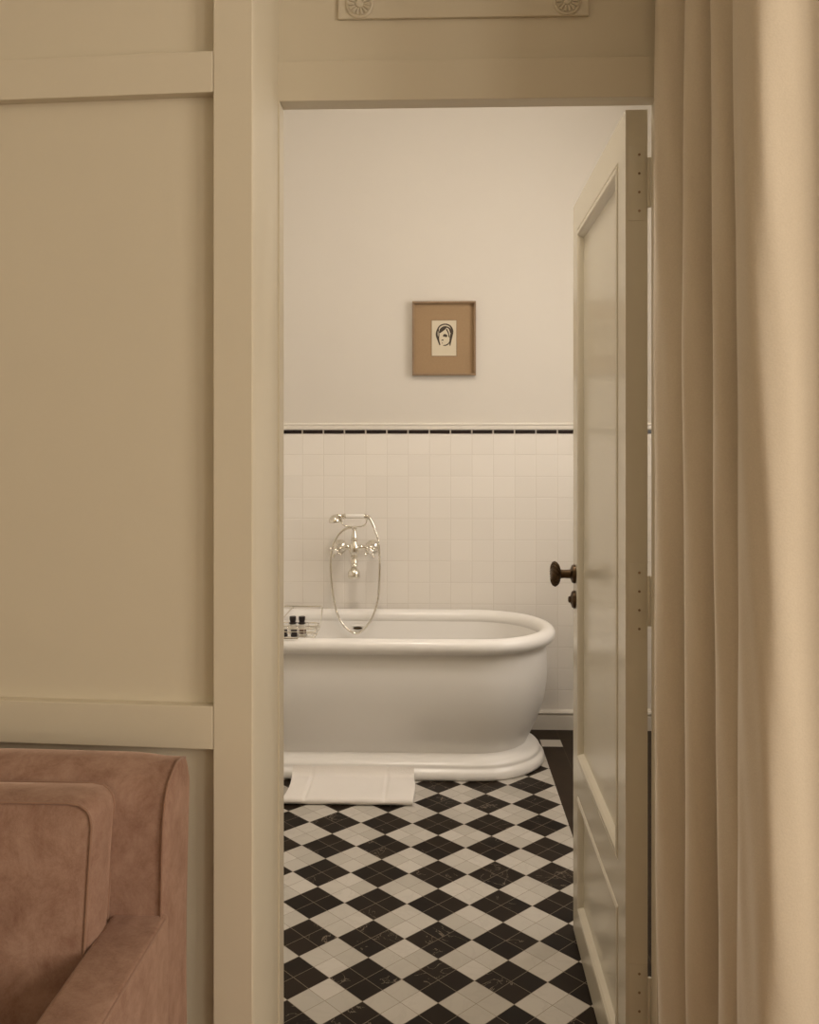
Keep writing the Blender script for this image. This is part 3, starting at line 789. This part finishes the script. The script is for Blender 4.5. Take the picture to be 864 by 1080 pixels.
# seat cushion and back cushions (can be lifted away)
RS = Matrix.Rotation(SR, 4, 'Z')
sc = thing('seat_cushion', 'velvet seat cushion of the pink sofa', 'cushion', SO + RS @ Vector((-SW/2, -BT-.36, .30)), SR)
bm = NB(); puff_box(bm, (-SW/2+AW+.004, -.33, 0.002), (SW/2-AW-.004, .355, .138), .03, 5); obj('cover', bm, M['velvet'], sc, smooth=True)
CW, CD, CHh = .60, .105, .432
bc = thing('back_cushion', 'pink velvet back cushion with piped edges, leaning in the corner of the sofa', 'cushion',
           SO + RS @ Vector((-.0715, -BT-.004, .4560)), SR)
bc.rotation_euler = (math.radians(-2.5), 0, SR)
bm = NB()                                             # boxed cushion: origin at its lower right rear corner
nxc, nzc = 36, 28
def cush(u_, w_, side):                               # u_ 0..1 left->right, w_ 0..1 up
    fx_ = (2*u_-1); fz_ = (2*w_-1)
    # superellipse outline with soft corners
    x = fx_*CW/2; z = fz_*CHh/2; side_in = .012*(1-w_)**1.3
    r = .030
    ex = max(0, abs(x)-(CW/2-r)); ez = max(0, abs(z)-(CHh/2-r))
    dd = math.hypot(ex, ez)
    if dd > r*0.999 or (ex > 0 and ez > 0):
        m_l = max(ex, ez); k_ = m_l/dd if dd else 1
        x = math.copysign(CW/2-r+ex*k_, x) if ex else x; z = math.copysign(CHh/2-r+ez*k_, z) if ez else z
    b_ = (1-fx_**4)*(1-fz_**4)
    pin = .006*math.cos(fz_*PI/1.6)
    y = side*(CD/2 - .012 + .022*b_)
    return Vector((x - CW/2 - fx_*pin*.5 - (side_in if u_ > .5 else 0)*(2*u_-1), y - CD/2, z + CHh/2))
G = {}
for side in (-1, 1):
    for i in range(nxc+1):
        for j in range(nzc+1): G[side, i, j] = bm.verts.new(cush(i/nxc, j/nzc, side))
    for i in range(nxc):
        for j in range(nzc): bm.faces.new((G[side, i, j], G[side, i+1, j], G[side, i+1, j+1], G[side, i, j+1]))
per = [(i, 0) for i in range(nxc)] + [(nxc, j) for j in range(nzc)] + [(i, nzc) for i in range(nxc, 0, -1)] + [(0, j) for j in range(nzc, 0, -1)]
prev = [G[-1, i, j] for i, j in per]; cen = Vector((-CW/2, -CD/2, CHh/2))
for t_ in (.2, .4, .6, .8, 1.0):
    cur = []
    for i, j in per:
        a, b = G[-1, i, j].co, G[1, i, j].co
        if t_ == 1.0: cur.append(G[1, i, j]); continue
        p = a.lerp(b, t_); dr = (p-cen); dr.y = 0; dr.normalize()
        cur.append(bm.verts.new(p + dr*.007*math.sin(t_*PI)))
    n = len(per)
    for k in range(n): bm.faces.new((prev[k], prev[(k+1) % n], cur[(k+1) % n], cur[k]))
    prev = cur
obj('cover', bm, M['velvet'], bc, smooth=True, angle=60)
bm = NB()
for side in (-1, 1):
    tube(bm, [cush(i/nxc, j/nzc, side) + Vector((0, side*.001, 0)) for i, j in per], .0021, 8, closed=True)
obj('piping', bm, M['piping'], bc, smooth=True, angle=180)

# ---------------------------------------------------------------- curtain
cu = thing('curtain', 'heavy sand-coloured floor-length curtain hanging in folds beside the door', 'curtain', (.5, 1.35, 0), 0)
top = [(.560, 1.715), (.490, 1.712), (.4640, 1.690), (.4620, 1.660), (.490, 1.630), (.555, 1.615), (.560, 1.595), (.500, 1.572), (.4800, 1.550), (.5000, 1.520), (.560, 1.505), (.565, 1.490),
       (.5100, 1.470), (.4920, 1.447), (.5100, 1.420), (.565, 1.405), (.568, 1.390), (.505, 1.365), (.4860, 1.335), (.4825, 1.308), (.4870, 1.278),
       (.5020, 1.262), (.532, 1.262), (.567, 1.280), (.606, 1.305), (.640, 1.300), (.655, 1.250), (.654, 1.200), (.668, 1.160), (.695, 1.150), (.725, 1.17), (.760, 1.18), (.785, 1.13), (.83, 1.10), (.87, 1.15), (.91, 1.18), (.95, 1.12)]
bot = [(.580, 1.715), (.500, 1.712), (.4760, 1.690), (.4740, 1.655), (.500, 1.630), (.565, 1.615), (.570, 1.595), (.505, 1.572), (.4830, 1.545), (.5020, 1.518), (.560, 1.505), (.565, 1.490),
       (.5180, 1.470), (.5060, 1.447), (.5240, 1.420), (.568, 1.405), (.570, 1.385), (.515, 1.360), (.4960, 1.325), (.4915, 1.292), (.4980, 1.258),
       (.5160, 1.238), (.552, 1.236), (.592, 1.250), (.640, 1.280), (.695, 1.285), (.725, 1.250), (.730, 1.200), (.742, 1.170), (.760, 1.165), (.775, 1.18), (.785, 1.15), (.81, 1.17), (.835, 1.13), (.87, 1.09), (.90, 1.14), (.93, 1.17), (.97, 1.11)]
sT = smooth_path([(x, y, 0) for x, y in top], 9); sB = smooth_path([(x, y, 0) for x, y in bot], 9)
bm = NB(); NZ = 60; rows = []
for j in range(NZ+1):
    f = j/NZ; h = .012 + (2.80-.012)*f
    k_ = f**.8
    row = []
    for i, (a, b) in enumerate(zip(sT, sB)):
        p = b.lerp(a, k_)
        wob = .0035*math.sin(h*2.3 + i*.11) + .0018*math.sin(h*5.1 - i*.23) + .0008*math.sin(h*13+i*.5)
        row.append(bm.verts.new((p.x-.5+wob, p.y-1.35+wob*.6, h)))
    rows.append(row)
for a, b in zip(rows, rows[1:]):
    for i in range(len(sT)-1): bm.faces.new((a[i], a[i+1], b[i+1], b[i]))
cl = obj('cloth', bm, M['curtain'], cu, smooth=True, angle=180)
sm = cl.modifiers.new('thick', 'SOLIDIFY'); sm.thickness = .003; sm.offset = 0
bm = NB(); tube(bm, [(-.05, .30, 2.83), (-.02, .0, 2.83), (.12, -.20, 2.83), (.45, -.22, 2.83)], .012, 12)
for x, y in ((-.05, .30), (.12, -.20), (.45, -.22)): box(bm, (x-.01, y-.01, 2.83), (x+.01, y+.01, 2.90))
obj('curtain_rail', bm, M['bronze'], cu, smooth=True)
